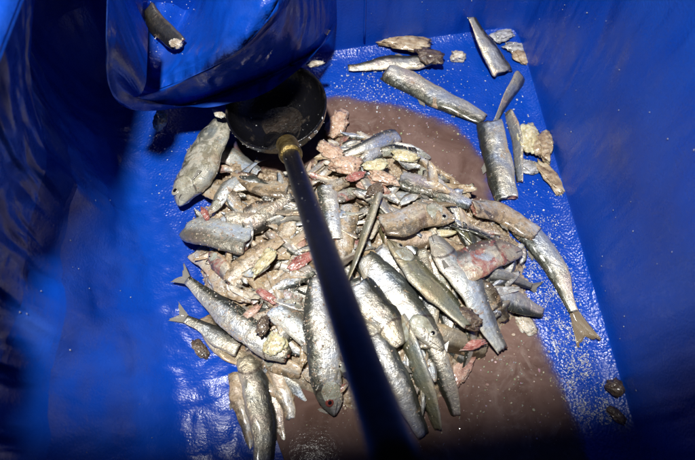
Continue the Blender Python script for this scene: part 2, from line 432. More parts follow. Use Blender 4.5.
# base: a shallow dish, with the raised border along the walls
xs = np.linspace(-.34, .42, 260); ys = np.linspace(-.33, .50, 280)
X, Y = np.meshgrid(xs, ys, indexing='ij'); Zf = floor_z(X, Y)
perp = np.array([[p.x, p.y] for p in per]); sd = sdist(perp[::2], X, Y)
keep = sd < .02
Zf = np.where(sd > -.012, Zf + np.clip((sd + .012) / .012, 0, 2) ** 2 * np.where((X > .05) | (Y > .33), .0024, .0006), Zf)
idx = -np.ones(X.shape, int); idx[keep] = np.arange(keep.sum())
BV = np.stack([X[keep], Y[keep], Zf[keep]], 1)
BF = []
for i in range(len(xs) - 1):
    for j in range(len(ys) - 1):
        q = (idx[i, j], idx[i + 1, j], idx[i + 1, j + 1], idx[i, j + 1])
        if min(q) >= 0: BF.append(q)
base = obj('base', BV, BF, M['base'], tub)
fattr(base, 'film', np.full(len(BV), .3))

# the fold: creased plastic standing out of the back left corner
inner = [(158,-45,.125),(152,0,.125),(146,45,.122),(144,78,.115),(154,89,.113),(176,82,.125),(200,72,.148),(226,59,.185),(245,45,.205),(263,25,.22),(279,0,.235),(295,-45,.25)]
outer = [(108,-45,.29),(107,0,.28),(106,45,.25),(108,82,.185),(121,103,.128),(144,110,.09),(175,107,.068),(207,99,.066),(250,83,.08),(288,66,.08),(326,40,.068),(352,-10,.06)]
NI = 70
Ii = spline([P(*q) for q in inner], NI); Oo = spline([P(*q) for q in outer], NI)
cen = P(205, -45, .125)
FV = []; ff = []
NJ = 16
for i in range(NI):
    a, c = Ii[i], Oo[i]; lf = min(max((c.z - .07) / .2, 0), 1)
    hd = (c - a); hor = Vector((hd.x, hd.y, 0)).normalized()
    for j in range(NJ):
        t = j / (NJ - 1)
        p = a.lerp(c, t)
        bul = math.sin(math.pi * t)
        p = p + (Vector((0, 0, 1)) * .002 * bul * (1 - lf) + hor * .005 * bul * (1 - lf)) + Vector((-.012, -.004, 0)) * bul * lf
        q = N3(p.x, p.y, p.z, 30, 3) * .0022 * bul + N3(p.x * .6, p.y, p.z, 60, 2) * .0010 * bul
        FV.append(p + hor * q); ff.append(.35 + .6 * math.exp(-((t - .03) / .06) ** 2) + .4 * math.exp(-((t - 1) / .08) ** 2))
    # over the crease and back down to the tub wall
    for k, (dx, dz) in enumerate(((.001, -.0004), (.0012, -.0016), (-.003, -.001 - .006 * lf), (-.012, .006 - .03 * lf), (-.03, .012 - .12 * lf))):
        FV.append(c + hor * dx + Vector((0, 0, dz))); ff.append(.5)
# top panel: rows from the inner edge towards the far corner
NT = 22
fold_f = grid_faces(NI, NJ + 5)
b0 = len(FV)
for i in range(NI):
    a = Ii[i]; 
    for j in range(NT):
        t = j / (NT - 1); p = a.lerp(cen, t)
        e = math.exp(-t / .05)
        z = a.z + .006 * (1 - e) - .010 * t + .003 * N3(p.x, p.y, 0, 22, 2) * (1 - e)
        FV.append(Vector((p.x, p.y, z))); ff.append(.75 * math.exp(-t / .06) + .12)
fold_f += grid_faces(NI, NT, False, b0)
fold = obj('folded_corner', FV, fold_f, M['fold'], tub); fattr(fold, 'film', ff)
bm = bmesh.new(); bm.from_mesh(fold.data); bmesh.ops.remove_doubles(bm, verts=bm.verts, dist=1e-5)
bmesh.ops.recalc_face_normals(bm, faces=bm.faces); bm.to_mesh(fold.data); bm.free()
fold.data.polygons.foreach_set('use_smooth', [True] * len(fold.data.polygons))

# ------------------------------------------------------------------ brine lying in the dish
xs2 = np.linspace(-.30, .34, 200); ys2 = np.linspace(-.32, .40, 220)
X2, Y2 = np.meshgrid(xs2, ys2, indexing='ij'); dep = LEVEL - floor_z(X2, Y2)
k2 = dep > -.0012
id2 = -np.ones(X2.shape, int); id2[k2] = np.arange(k2.sum())
LV = np.stack([X2[k2], Y2[k2], np.full(k2.sum(), LEVEL + .0006)], 1)
LF = []
for i in range(len(xs2) - 1):
    for j in range(len(ys2) - 1):
        q = (id2[i, j], id2[i + 1, j], id2[i + 1, j + 1], id2[i, j + 1])
        if min(q) >= 0: LF.append(q)
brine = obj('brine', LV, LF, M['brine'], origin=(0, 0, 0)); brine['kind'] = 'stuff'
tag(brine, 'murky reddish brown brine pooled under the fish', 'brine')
dn = np.array([.0007 * N3(x, y, 1, 60, 4) + .0004 * N3(x, y, 2, 210, 3) for x, y in zip(X2[k2], Y2[k2])])
fattr(brine, 'depth', 1 - np.exp(-np.clip(dep[k2] + .0004 + dn, 0, 1) / .0014))

# ------------------------------------------------------------------ mashed fish under the whole ones
xs3 = np.linspace(-.22, .24, 250); ys3 = np.linspace(-.20, .34, 290)
X3, Y3 = np.meshgrid(xs3, ys3, indexing='ij'); mz = mound_z(X3, Y3); k3 = mz > -.0035
MV = []
for x, y, z in zip(X3[k3], Y3[k3], mz[k3]):
    h = .005 * N3(x, y, 0, 60, 4) + .0035 * abs(N3(x, y, 3, 120, 3)) + .0016 * N3(x, y, 5, 320, 2)
    MV.append((x, y, z - .0035 + h))
id3 = -np.ones(X3.shape, int); id3[k3] = np.arange(k3.sum()); MF = []
for i in range(len(xs3) - 1):
    for j in range(len(ys3) - 1):
        q = (id3[i, j], id3[i + 1, j], id3[i + 1, j + 1], id3[i, j + 1])
        if min(q) >= 0: MF.append(q)
mush = obj('fish_mash', MV, MF, M['mush'], origin=(0, 0, 0)); mush['kind'] = 'stuff'
tag(mush, 'wet tan mash of broken fish between the whole fish', 'fish mash')

# ------------------------------------------------------------------ ladle
bc = P(276, 106, .07); br = .0625
lad = thing('ladle', (bc.x, bc.y, .03), 'black plastic ladle with brass collar and long handle lying on the fish', 'ladle')
tiltq = Quaternion((1, 0, 0), R(4)) @ Quaternion((0, 1, 0), R(-5))
prof = []
for k in range(15):
    a = k / 14 * math.pi / 2; prof.append((math.sin(a) * (br - .002), -.042 * math.cos(a)))
prof += [(br - .0015, .002), (br, .0035), (br + .0015, .002)]
for k in range(15):
    a = (14 - k) / 14 * math.pi / 2; prof.append((math.sin(a) * (br + .001), -.0445 * math.cos(a) - .0005))
BVv = []; nv = 56
for r, z in prof:
    for j in range(nv):
        a = 2 * math.pi * j / nv; BVv.append(bc + tiltq @ Vector((r * math.cos(a) + 1e-6, r * math.sin(a), z)))
bowl = obj('bowl', BVv, grid_faces(len(prof), nv, True), M['bowl'], lad)
RV = [bc + tiltq @ Vector((0, 0, -.0375))]
for q_ in (.4, .75, 1.0):
    for j in range(36):
        a = 2 * math.pi * j / 36; r = q_ * .027 * (1 + .06 * math.sin(3 * a) * q_); RV.append(bc + tiltq @ Vector((r * math.cos(a), r * math.sin(a), -.0375 + .0004 * q_)))
RF = [(0, 1 + j, 1 + (j + 1) % 36) for j in range(36)] + [(1 + q_ * 36 + j, 37 + q_ * 36 + j, 37 + q_ * 36 + (j + 1) % 36, 1 + q_ * 36 + (j + 1) % 36) for q_ in range(2) for j in range(36)]
obj('bowl_reflection', RV, RF, M['bowl_reflection'], lad)  # disc added to paint the brown reflection inside the bowl
d_end = .17; B_ = CAM + ray(404, 485) * d_end
A_ = P(285, 138, .082)
ax = (B_ - A_); Lh = ax.length; axn = ax.normalized()
f0 = P(294.5, 154, .094); 
def along(t): return A_ + ax * t
t_f0 = .062; t_f1 = .165
stem_p = spline([bc + tiltq @ Vector((-.008, -.030, -.022)), bc + tiltq @ Vector((.001, -.05, -.004)), along(.02), along(t_f0 + .01)], 20)
Vt, Ft = tube(stem_p, np.interp(np.linspace(0, 1, 20), [0, .4, .7, 1], [.011, .0145, .0125, .0105]), 20, .55)
obj('stem', Vt, Ft, M['bowl'], lad)
ts = np.linspace(t_f0, t_f1, 16)
Vt, Ft = tube([along(t) for t in ts], [.0112 + (.0012 if i in (0, 1, 13, 14) else 0) + .0003 * math.sin(i * 2) for i in range(16)], 26, .9)
obj('collar', Vt, Ft, M['brass'], lad)
ts = np.linspace(t_f1 - .01, 1.0, 30)
Vt, Ft = tube([along(t) for t in ts], np.interp(ts, [0, .2, .5, 1], [.0090, .0089, .0087, .0084]), 26, .82)
obj('handle', Vt, Ft, M['handle'], lad)

# ------------------------------------------------------------------ fish
PS_S = [0, .03, .08, .14, .2, .3, .42, .55, .68, .8, .9, 1.0]
PS_D = [.10, .30, .55, .74, .86, .97, 1.0, .95, .80, .60, .42, .32]
def fish(label, pts, width, mat, name='fish', cat='fish', s0=0.0, s1=1.0, back=1, roll=0, lift=0.0, ends=(0, 0), tail=None, tail_len=.9, fork=.55,
         eye='iris', th=.35, twist=None, group='fish in the tub', gape=False, dorsal=True, seed=None, z=None):
    seed = random.random() * 50 if seed is None else seed
    width *= .88
    k = len(pts); wp = []
    for i, (x, y) in enumerate(pts):
        t = i / (k - 1); e = ends[0] * (1 - t) + ends[1] * t
        g = pxm(PS(x, y)); h = width / g / 2 * th * .8
        wp.append(PS(x, y, h * .75 + lift + e) if z is None else P(x, y, z[0] * (1 - t) + z[1] * t))
    NS, NR_ = 44, 22
    cp = spline(wp, NS)
    hd = width / pxm(cp[NS // 2]) / 2
    root = thing(name, (cp[NS // 2].x, cp[NS // 2].y, cp[NS // 2].z - hd * th * .8), label, cat, group)
    V = []; UV = []; fr = []
    tw = random.uniform(-22, 22) if twist is None else twist
    for i, c in enumerate(cp):
        t = i / (NS - 1); s = s0 + (s1 - s0) * t
        T = (cp[min(i + 1, NS - 1)] - cp[max(i - 1, 0)]).normalized()
        Nn = (Vector((0, 0, 1)) - T * T.z).normalized(); B = T.cross(Nn) * back
        q = Quaternion(T, R(roll + tw * (t - .5)) * back); N_, B2 = q @ Nn, q @ B
        d = hd * float(np.interp(s, PS_S, PS_D)); tt = d * th * (1.06 if s < .21 else 1.0) * (1.0 if s < .6 else 1 - .5 * (s - .6) / .4)
        # a sagging, squashed body
        d *= 1 + .13 * noise.noise(Vector((s * 6, seed, 0))); tt *= 1 + .30 * noise.noise(Vector((s * 5, seed, 7)))
        c = c + B2 * (hd * .34 * noise.noise(Vector((s * 3.2, seed, 20))))
        ie = NS - 1 - i if s1 < .96 else 9
        if s0 > .04: ie = min(ie, i)
        if ie < 4: d *= (.93, .98, 1, 1)[ie]; tt *= (.86, .96, 1, 1)[ie]
        fr.append((c, T, N_, B2, d, tt))
        for j in range(NR_):
            a = 2 * math.pi * j / NR_
            ca, sa = math.cos(a), math.sin(a)
            rr = 1 + .13 * noise.noise(Vector((s * 11, ca * 1.6, sa * 1.6 + seed))) + .05 * noise.noise(Vector((s * 34, ca * 4, sa * 4 + seed)))
            rag = 0
            if (i >= NS - 3 and s1 < .96) or (i < 3 and s0 > .04):
                rag = hd * .20 * noise.noise(Vector((ca * 2.3, sa * 2.3, seed * 3))) * (1 if s1 < .96 and i >= NS - 3 else -1) * ((i - NS + 4) / 3 if i > 5 else (3 - i) / 3)
            if gape and s < .13 and abs(ca + .35) < .3: rr *= .75
            off = B2 * (ca * d * rr) + N_ * (math.copysign(abs(sa) ** 1.05, sa) * tt * rr) + T * rag
            V.append(c + off); UV.append((s, math.acos(max(-1, min(1, ca))) / math.pi))
    F = grid_faces(NS, NR_, True)
    nb = len(F)
    # end caps: meat where the body is cut, skin where it is not
    for end, i in ((0, 0), (1, NS - 1)):
        c, T, N_, B2, d, tt = fr[i]; ring = [i * NR_ + j for j in range(NR_)]
        base_i = len(V)
        for sc_, push in ((.72, -.10), (.35, -.16)):
            for j in range(NR_):
                p = V[ring[j]]; q = c.lerp(p, sc_) + T * (push * d * (1 if end else -1)) + Vector((1, 1, 1)) * (.0008 * noise.noise(Vector((j, sc_ * 9, seed))))
                V.append(q); UV.append((s1 if end else s0, .5))
        V.append(c + T * (-.14 * d * (1 if end else -1))); UV.append((s1 if end else s0, .5)); ctr = len(V) - 1
        rings = [ring, [base_i + j for j in range(NR_)], [base_i + NR_ + j for j in range(NR_)]]
        for a_, b_ in zip(rings, rings[1:]):
            for j in range(NR_):
                k_ = (j + 1) % NR_; f = (a_[j], a_[k_], b_[k_], b_[j]); F.append(f if end else f[::-1])
        for j in range(NR_):
            k_ = (j + 1) % NR_; F.append((rings[2][j], rings[2][k_], ctr))
    bo = obj('body', V, F, [M[mat], M['cut']], root, uv=UV)
    for i, p in enumerate(bo.data.polygons):
        if i >= nb:
            e = 0 if i < nb + 3 * NR_ else 1
            if (e == 0 and s0 > .04) or (e == 1 and s1 < .96): p.material_index = 1
    bm = bmesh.new(); bm.from_mesh(bo.data); bmesh.ops.recalc_face_normals(bm, faces=bm.faces); bm.to_mesh(bo.data); bm.free()
    at = lambda s: fr[int(round((s - s0) / (s1 - s0) * (NS - 1)))]
    if eye and s0 < .04:
        c, T, N_, B2, d, tt = at(.105); r = hd * .25
        sgn = 1 if N_.z >= 0 else -1
        ca = .22; sa = math.sqrt(1 - ca * ca)
        p = c + B2 * (ca * d) + N_ * (sgn * sa ** 1.05 * tt * .95)
        def lens(r, hgt, ctr, nr=14):
            v = [ctr + N_ * sgn * hgt]; f = []
            for q_ in range(1, 5):
                al = q_ / 4 * math.pi / 2
                for j in range(nr):
                    a = 2 * math.pi * j / nr; v.append(ctr + (T * math.cos(a) + B2 * math.sin(a)) * r * math.sin(al) + N_ * sgn * hgt * math.cos(al))
            for j in range(nr): f.append((0, 1 + j, 1 + (j + 1) % nr))
            for q_ in range(3):
                for j in range(nr): f.append((1 + q_ * nr + j, 1 + (q_ + 1) * nr + j, 1 + (q_ + 1) * nr + (j + 1) % nr, 1 + q_ * nr + (j + 1) % nr))
            return v, f
        v_, f_ = lens(r, r * .26, p); eo = obj('eye', v_, f_, M[eye], root)
        v_, f_ = lens(r * .5, r * .16, p + N_ * sgn * r * .17); po = obj('pupil', v_, f_, M['pupil'], eo, origin=root.location); po.location = (0, 0, 0)
    if eye and s0 < .04 and s1 > .3:
        v_ = []; sgn = 1 if fr[4][2].z >= 0 else -1; gu, gv = 7, 9
        for i in range(gu):
            u = i / (gu - 1)
            for j in range(gv):
                q = j / (gv - 1); an = math.radians(58 + 84 * q)
                sv = .125 + (.115 + .022 * math.sin(math.pi * q)) * u * (1 - .35 * abs(2 * q - 1) ** 3)
                x_ = (sv - s0) / (s1 - s0) * (NS - 1); i0_ = min(int(x_), NS - 2); w_ = x_ - i0_
                A0, A1 = fr[i0_], fr[i0_ + 1]; c = A0[0].lerp(A1[0], w_); B2 = A0[3]; N_ = A0[2]; d = A0[4] + (A1[4] - A0[4]) * w_; tt = A0[5] + (A1[5] - A0[5]) * w_
                out = 1.03 + .09 * u ** 1.5 * math.sin(math.pi * min(max(q, .05), .95)) ** .5
                v_.append(c + B2 * (math.cos(an) * d * (1 + .02 * u)) + N_ * (sgn * math.sin(an) * tt * out))
        n1 = len(v_); ctr_ = fr[int(.18 * NS)][0]
        v_ += [ctr_.lerp(p_, .93) for p_ in v_]
        f_ = grid_faces(gu, gv) + [f[::-1] for f in grid_faces(gu, gv, False, n1)] + [((gu - 1) * gv + j, (gu - 1) * gv + j + 1, n1 + (gu - 1) * gv + j + 1, n1 + (gu - 1) * gv + j) for j in range(gv - 1)]
        obj('gill_cover', v_, f_, M['gill'], root)
    if gape and s0 < .04:
        c, T, N_, B2, d, tt = at(.02); c2, T2, _, _, d2, tt2 = at(.16)
        tip = c - B2 * hd * .95 - T * hd * .15; bs = c2 - B2 * d2 * .75
        pth = [bs.lerp(tip, t) - B2 * (.1 * hd * math.sin(math.pi * t)) for t in np.linspace(0, 1, 10)]
        v_, f_ = tube(pth, np.linspace(hd * .26, hd * .07, 10), 12, .6); obj('lower_jaw', v_, f_, M['fin_brown'], root, uv=[(i % 12 / 12, i / 120) for i in range(len(v_))])
        v_, f_ = tube([c2 - B2 * d2 * .45, c2.lerp(c, .5) - B2 * d2 * .52, c - B2 * hd * .35], [hd * .2, hd * .2, hd * .03], 10, .5); obj('mouth', v_, f_, M['gape'], root)
    def fin(nm, o_, du, dv, L, wid0, wid1, nrm_, m_, fork=.5, nu=9, nv=13):
        v_ = []; uv_ = []
        for sd_ in (.0002, -.0002):
            for i in range(nu):
                u = i / (nu - 1)
                for j in range(nv):
                    q = 2 * j / (nv - 1) - 1
                    rag = .14 * noise.noise(Vector((q * 7, seed, 2))) * u ** 3
                    ln = L * (u * ((1 - fork) + fork * abs(q)) + rag)
                    wv = .06 * L * math.sin(u * 3 + q * 4 + seed)
                    v_.append(o_ + du * ln + dv * q * (wid0 + (wid1 - wid0) * u) + nrm_ * (wv * u + sd_)); uv_.append((u, j / (nv - 1)))
        n1 = nu * nv; f_ = grid_faces(nu, nv) + [f[::-1] for f in grid_faces(nu, nv, False, n1)]
        for i in range(nu - 1):
            for j in (0, nv - 1): f_.append((i * nv + j, (i + 1) * nv + j, n1 + (i + 1) * nv + j, n1 + i * nv + j))
        for j in range(nv - 1):
            i = nu - 1; f_.append((i * nv + j, i * nv + j + 1, n1 + i * nv + j + 1, n1 + i * nv + j))
        return obj(nm, v_, f_, M[m_], root, uv=uv_)
    if tail and s1 > .96:
        c, T, N_, B2, d, tt = fr[-1]
        flatB = (B2 + N_ * 0).normalized()
        fin('tail_fin', c - T * hd * .1, T, flatB, hd * 2 * tail_len, hd * .30, hd * .85, N_, tail, fork)
    if dorsal and s0 < .4 and s1 > .62:
        c, T, N_, B2, d, tt = at(.5)
        fin('dorsal_fin', c + B2 * d * .9, (B2 * .7 + T * .7).normalized(), T, hd * .45, hd * .35, hd * .25, N_, 'fin', .1, 6, 9)
    if s0 < .2 and s1 > .4 and eye:
        c, T, N_, B2, d, tt = at(.25); sg = 1 if N_.z >= 0 else -1
        fin('side_fin', c - B2 * d * .55 + N_ * sg * tt * .86, (T * .95 - B2 * .12).normalized(), B2, hd * .6, hd * .08, hd * .20, N_, 'fin', .1, 6, 7)
    return root

def scrap(label, px, py, ln, wd, ang, mat, name='fish_scrap', cat='fish scrap', thick=.30, lift=0.0, group='loose fish scraps', z=None, bend=.3, seed=None, tilt=0.0, sub=4):
    seed = random.random() * 90 if seed is None else seed
    bm = bmesh.new(); bmesh.ops.create_icosphere(bm, subdivisions=sub, radius=1)
    p = PS(px, py, 0) if z is None else P(px, py, z)
    g = pxm(p); a, b_ = ln / g / 2, wd / g / 2; h = b_ * thick
    ca, sa = math.cos(R(ang)), -math.sin(R(ang))            # angle as seen in the picture, y down
    V = []
    for v in bm.verts:
        c = v.co.copy()
        n1 = noise.fractal(c * 1.3 + Vector((seed, 0, 0)), .7, 2.1, 4); n2 = noise.fractal(c * 4 + Vector((0, seed, 0)), .7, 2, 3)
        n3 = noise.fractal(c * 9 + Vector((0, 0, seed)), .7, 2, 2)
        k = 1 + .42 * n1 + .09 * n2 + .03 * n3
        e = math.copysign(abs(c.x) ** .8, c.x)
        x, y, zz = e * a * k, c.y * b_ * k * (1 - .25 * c.x * math.sin(seed)), c.z * h * (1 + .3 * n2) + bend * b_ * .5 * ((c.x) ** 2 - .3) * math.sin(seed * 3)
        zz += .08 * b_ * noise.noise(Vector((c.x * 4, c.y * 5, seed))) + x * math.tan(R(tilt))
        V.append(p + Vector((x * ca - y * sa, x * sa + y * ca, zz + h * .6 + lift)))
    F = [[v.index for v in f.verts] for f in bm.faces]; bm.free()
    o = obj(name, V, F, M[mat], origin=(p.x, p.y, p.z + lift)); tag(o, label, cat, group)
    return o

A = 'fish on the open blue floor'; B = 'fish in the heap'
# --- on the bare floor, clear of the heap
fish('headless silver fish slanting across the blue floor below the back wall', [(386,71),(428,93),(483,121)], 28, 'silver', 'fish_chunk', s0=.22, s1=.80, back=1, roll=12, group=A)
fish('thin silver fish with torn brown head lying above the headless fish', [(436,60),(398,62),(348,67)], 21, 'silver', s0=.05, s1=1, back=1, roll=-8, group=A, lift=.004, tail=None)
fish('silver tail half leaning on the back wall, dark tail fin up', [(503,74),(489,47),(473,17)], 31, 'silver', 'fish_chunk', s0=.45, s1=1, back=1, roll=10, ends=(0, .028), tail='fin_dark', tail_len=.7, group=A)
fish('narrow grey strip of fish between the leaning tail and the thick silver chunk', [(521,76),(508,98),(494,123)], 19, 'steel', 'fish_chunk', s0=.5, s1=1.0, back=-1, roll=40, group=A, lift=.003)
fish('thick silver chunk with a square cut end at the edge of the brine', [(489,122),(495,160),(508,199)], 33, 'silver', 'fish_chunk', s0=.22, s1=.72, back=1, roll=14, group=A, lift=.001)
fish('narrow dark fish strip tight against the right of the thick silver chunk', [(508,112),(517,145),(519,182)], 20, 'steel', 'fish_chunk', s0=.2, s1=.9, back=1, roll=55, group=A)
fish('silver fish with broad brown tail fin along the right wall', [(522,226),(553,266),(575,312)], 31, 'silver', s0=.3, s1=1, back=1, roll=10, group=A, tail='fin_brown', tail_len=1.25, fork=.22)
fish('pale speckled fish with staring eye, head down beside the ladle bowl', [(179,206),(199,168),(222,118)], 46, 'speckled', s0=0, s1=.8, back=-1, roll=18, group=A, lift=.008, ends=(0, .012), th=.6)
# --- the heap, right side
fish('torn fish with dark gills at the right tip of the heap', [(472,206),(502,214),(537,234)], 29, 'raw', 'fish_chunk', s0=.18, s1=.72, back=1, roll=-10, group=B, lift=.006)
fish('blunt fish head with red cheek pointing right at the heap edge', [(521,251),(492,254),(455,268)], 44, 'bloody', 'fish_chunk', 'fish head', s0=.02, s1=.5, back=1, roll=12, group=B, lift=.010, eye=None)
fish('small scaly fish with tail fin just right of the long silver fish', [(474,288),(508,300),(543,312)], 33, 'silver', s0=.4, s1=.9, back=1, roll=6, group=B, lift=.0)
fish('grey fish tail reaching right below the red cheeked head', [(468,272),(500,277),(532,286)], 24, 'steel', 'fish_chunk', s0=.5, s1=1, back=1, roll=35, group=B, lift=.004, tail='fin', tail_len=.7)
fish('fish with gaping jaws pointing right near the middle of the heap', [(455,219),(420,215),(382,226)], 38, 'raw', s0=0, s1=.62, back=-1, roll=-8, group=B, lift=.014, gape=True)
fish('shiny silver side above the gaping jaws', [(400,178),(432,188),(470,206)], 29, 'bright', 'fish_chunk', s0=.25, s1=.85, back=1, roll=-6, group=B, lift=.006)
fish('long silver flanked fish running down to the brine on the right', [(432,236),(468,288),(502,350)], 36, 'blue', s0=.04, s1=.9, back=-1, roll=10, group=B, lift=.012, tail=None)
fish('olive grey fish with a bruised end in the right of the heap', [(388,240),(425,280),(470,324)], 40, 'olive', s0=0, s1=.85, back=-1, roll=32, group=B, lift=.012)
fish('bright silver fish slanting between the olive fish and the ladle handle', [(444,350),(400,299),(364,258)], 40, 'bright', s0=0, s1=.8, back=1, roll=-6, group=B, lift=.007)
fish('dark ridged olive back strip pointing up right of the handle', [(378,196),(364,236),(346,284)], 27, 'olive', 'fish_chunk', s0=.3, s1=.95, back=1, roll=70, group=B, lift=.013)
fish('scaly fish with black gill slit touching the handle', [(402,345),(381,314),(358,284)], 40, 'silver', s0=.04, s1=.6, back=1, roll=2, group=B, lift=.010, eye='iris')
fish('pale silver fish hugging the right edge of the handle', [(366,322),(392,370),(426,434)], 33, 'bright', s0=.1, s1=.86, back=-1, roll=4, group=B, lift=.008, ends=(0, .0))
fish('green backed fish pointing down to the dark brine', [(396,312),(418,365),(438,430)], 31, 'olive', s0=0, s1=.88, back=1, roll=62, group=B, lift=.006)
fish('thin blue silver fish at the lower right flank of the heap', [(418,320),(440,360),(454,416)], 24, 'silver', s0=0, s1=.86, back=1, roll=14, group=B, lift=.004)
fish('bruised fish behind the lower ends on the right of the heap', [(420,330),(450,340),(486,350)], 30, 'brown', s0=.3, s1=.8, back=1, roll=20, group=B, lift=.000)
# --- the heap, left side
fish('large silver fish with red eye, head down left of the handle', [(333,416),(322,352),(312,278)], 40, 'bright', s0=0, s1=.92, back=-1, roll=-4, group=B, lift=.010, eye='iris_red')
fish('silver scaly fish with yellow cheek slanting on the left edge', [(288,356),(236,318),(186,281)], 33, 'silver', s0=.06, s1=1, back=1, roll=-6, group=B, lift=.012, tail='fin', tail_len=.6, eye=None)
fish('small grey fish end with square cut at the left edge', [(240,348),(214,334),(186,318)], 31, 'steel', 'fish_chunk', s0=.55, s1=1, back=1, roll=8, group=B, lift=.006, tail='fin', tail_len=.7)
fish('wet brown fish leaving the bottom edge of the picture', [(246,356),(262,412),(266,490)], 33, 'steel', s0=.1, s1=.85, back=-1, roll=14, group=B, lift=.004)
fish('pale torn fish squeezed along the left of the wet brown fish', [(236,372),(245,412),(252,466)], 22, 'raw', s0=.2, s1=1, back=1, roll=-10, group=B, lift=.001)
fish('narrow silver strip along the right of the wet brown fish', [(264,380),(276,418),(286,466)], 18, 'silver', 'fish_chunk', s0=.2, s1=.9, back=1, roll=10, group=B, lift=.001)
fish('pale bluish belly piece with bloody end at the left tip', [(190,226),(216,232),(250,240)], 44, 'blue', 'fish_chunk', s0=.25, s1=.6, back=1, roll=-14, group=B, lift=.008)
fish('grey strip behind the pale bluish belly piece', [(226,224),(258,222),(292,196)], 26, 'steel', 'fish_chunk', s0=.3, s1=.9, back=1, roll=25, group=B, lift=.008)
fish('blue silver piece between yellow cheek fish and red eyed fish', [(276,306),(296,326),(322,356)], 30, 'blue', 'fish_chunk', s0=.3, s1=.8, back=-1, roll=6, group=B, lift=.008)
fish('dark olive fish lying under the yellow cheeked fish', [(232,336),(270,362),(318,398)], 40, 'brown', s0=.2, s1=.9, back=1, roll=40, group=B, lift=-.002)
fish('second dim fish low on the left edge of the heap', [(204,318),(226,350),(262,372)], 26, 'brown', s0=.3, s1=.9, back=-1, roll=25, group=B, lift=.0)
fish('silver skinned strip lying across the far edge of the heap', [(398,136),(372,144),(344,155)], 21, 'bright', 'fish_chunk', s0=.4, s1=.9, back=1, roll=-10, group=B, lift=.010)
fish('short silver piece tight against the right of the handle', [(326,186),(330,212),(334,240)], 24, 'bright', 'fish_chunk', s0=.3, s1=.7, back=1, roll=0, group=B, lift=.010)
fish('pale fish piece under the right of the handle below the roe', [(352,206),(346,232),(342,262)], 26, 'raw', 'fish_chunk', s0=.3, s1=.8, back=-1, roll=0, group=B, lift=.006)
fish('torn fish slanting left from the brass collar', [(288,190),(262,188),(234,172)], 30, 'raw', 'fish_chunk', s0=.3, s1=.9, back=-1, roll=-20, group=B, lift=.004)
fish('tattered fish lying below the red flesh left of the handle', [(262,300),(288,280),(306,250)], 28, 'raw', 'fish_chunk', s0=.3, s1=.9, back=1, roll=0, group=B, lift=.004)
fish('pinkish fish piece between gaping jaws and olive fish', [(384,240),(410,240),(438,240)], 26, 'raw', 'fish_chunk', s0=.3, s1=.8, back=1, roll=20, group=B, lift=.004)

fish('grey fish end in the brine left of the red eye', [(262,372),(284,384),(312,408)], 26, 'steel', s0=.2, s1=1, back=1, roll=25, group=B, lift=.002, tail='fin')
fish('brown fish pressed below the dark olive fish', [(236,352),(262,380),(296,396)], 26, 'brown', s0=.1, s1=.8, back=-1, roll=15, group=B, lift=.001)
fish('short silver fish right of the wet brown fish', [(268,362),(282,392),(290,420)], 24, 'raw', s0=.2, s1=.9, back=1, roll=5, group=B, lift=.003)
# --- flesh, roe and guts one can point at
C_ = 'torn flesh in the heap'
scrap('lump of pink orange roe right of the brass collar', 346, 172, 34, 20, 10, 'orange', 'fish_roe', 'roe', .5, .012, C_)
scrap('orange paste between the roe and the upper handle', 332, 158, 30, 16, 40, 'orange', 'fish_roe', 'roe', .5, .010, C_)
scrap('orange crumbly paste below the yellow guts', 384, 184, 28, 14, 20, 'orange', 'fish_roe', 'roe', .5, .012, C_)
scrap('small red shred below the orange roe', 356, 184, 18, 8, -20, 'red', lift=.018, group=C_)
scrap('red shred beside the bloody end of the belly piece', 208, 220, 15, 6, 60, 'red', lift=.016, group=C_)
scrap('pink flesh lump under the orange roe', 372, 190, 34, 16, 30, 'pink', lift=.008, group=C_)
scrap('yellow guts below the silver strip at the far edge', 374, 172, 24, 12, -10, 'yellow', 'fish_guts', 'fish guts', .5, .014, C_)
scrap('second clump of yellow white guts right of the silver strip', 404, 162, 26, 14, 10, 'yellow', 'fish_guts', 'fish guts', .5, .011, C_)
scrap('bright red bloody flesh left of the handle', 302, 266, 28, 12, -35, 'red', lift=.012, group=C_)
scrap('smaller red fleck of flesh above the silver scaly fish', 268, 300, 24, 9, 30, 'red', lift=.013, group=C_)
fish('yellowish fillet in the left middle of the heap', [(229,284),(253,258),(282,239)], 26, 'raw', 'fish_fillet', 'fillet', s0=.22, s1=.92, back=-1, roll=-8, th=.22, lift=.010, group=C_, dorsal=False)
scrap('yellow streaked guts over the left fillet', 266, 268, 34, 12, -60, 'yellow', 'fish_guts', 'fish guts', .4, .017, C_)
fish('brown fillet at the left tip under the bluish belly piece', [(196,251),(216,273),(231,300)], 26, 'raw', 'fish_fillet', 'fillet', s0=.22, s1=.92, back=-1, roll=-8, th=.22, lift=.004, group=C_, dorsal=False)
fish('tan flesh piece below the speckled fish with the staring eye', [(204,181),(223,193),(239,210)], 26, 'raw', 'fish_fillet', 'fillet', s0=.22, s1=.92, back=-1, roll=-8, th=.22, lift=.006, group=C_, dorsal=False)
fish('pale fillet just below the ladle bowl', [(212,151),(237,159),(259,172)], 22, 'blue', 'fish_fillet', 'fillet', s0=.22, s1=.92, back=-1, roll=-8, th=.22, lift=.003, group=C_, dorsal=False)
fish('white fillet left of the brass collar', [(232,184),(254,185),(275,191)], 20, 'bright', 'fish_fillet', 'fillet', s0=.22, s1=.92, back=-1, roll=-8, th=.22, lift=.008, group=C_, dorsal=False)
fish('long pale fillet left of the middle of the handle', [(277,244),(293,219),(314,199)], 20, 'raw', 'fish_fillet', 'fillet', s0=.22, s1=.92, back=-1, roll=-8, th=.22, lift=.007, group=C_, dorsal=False)
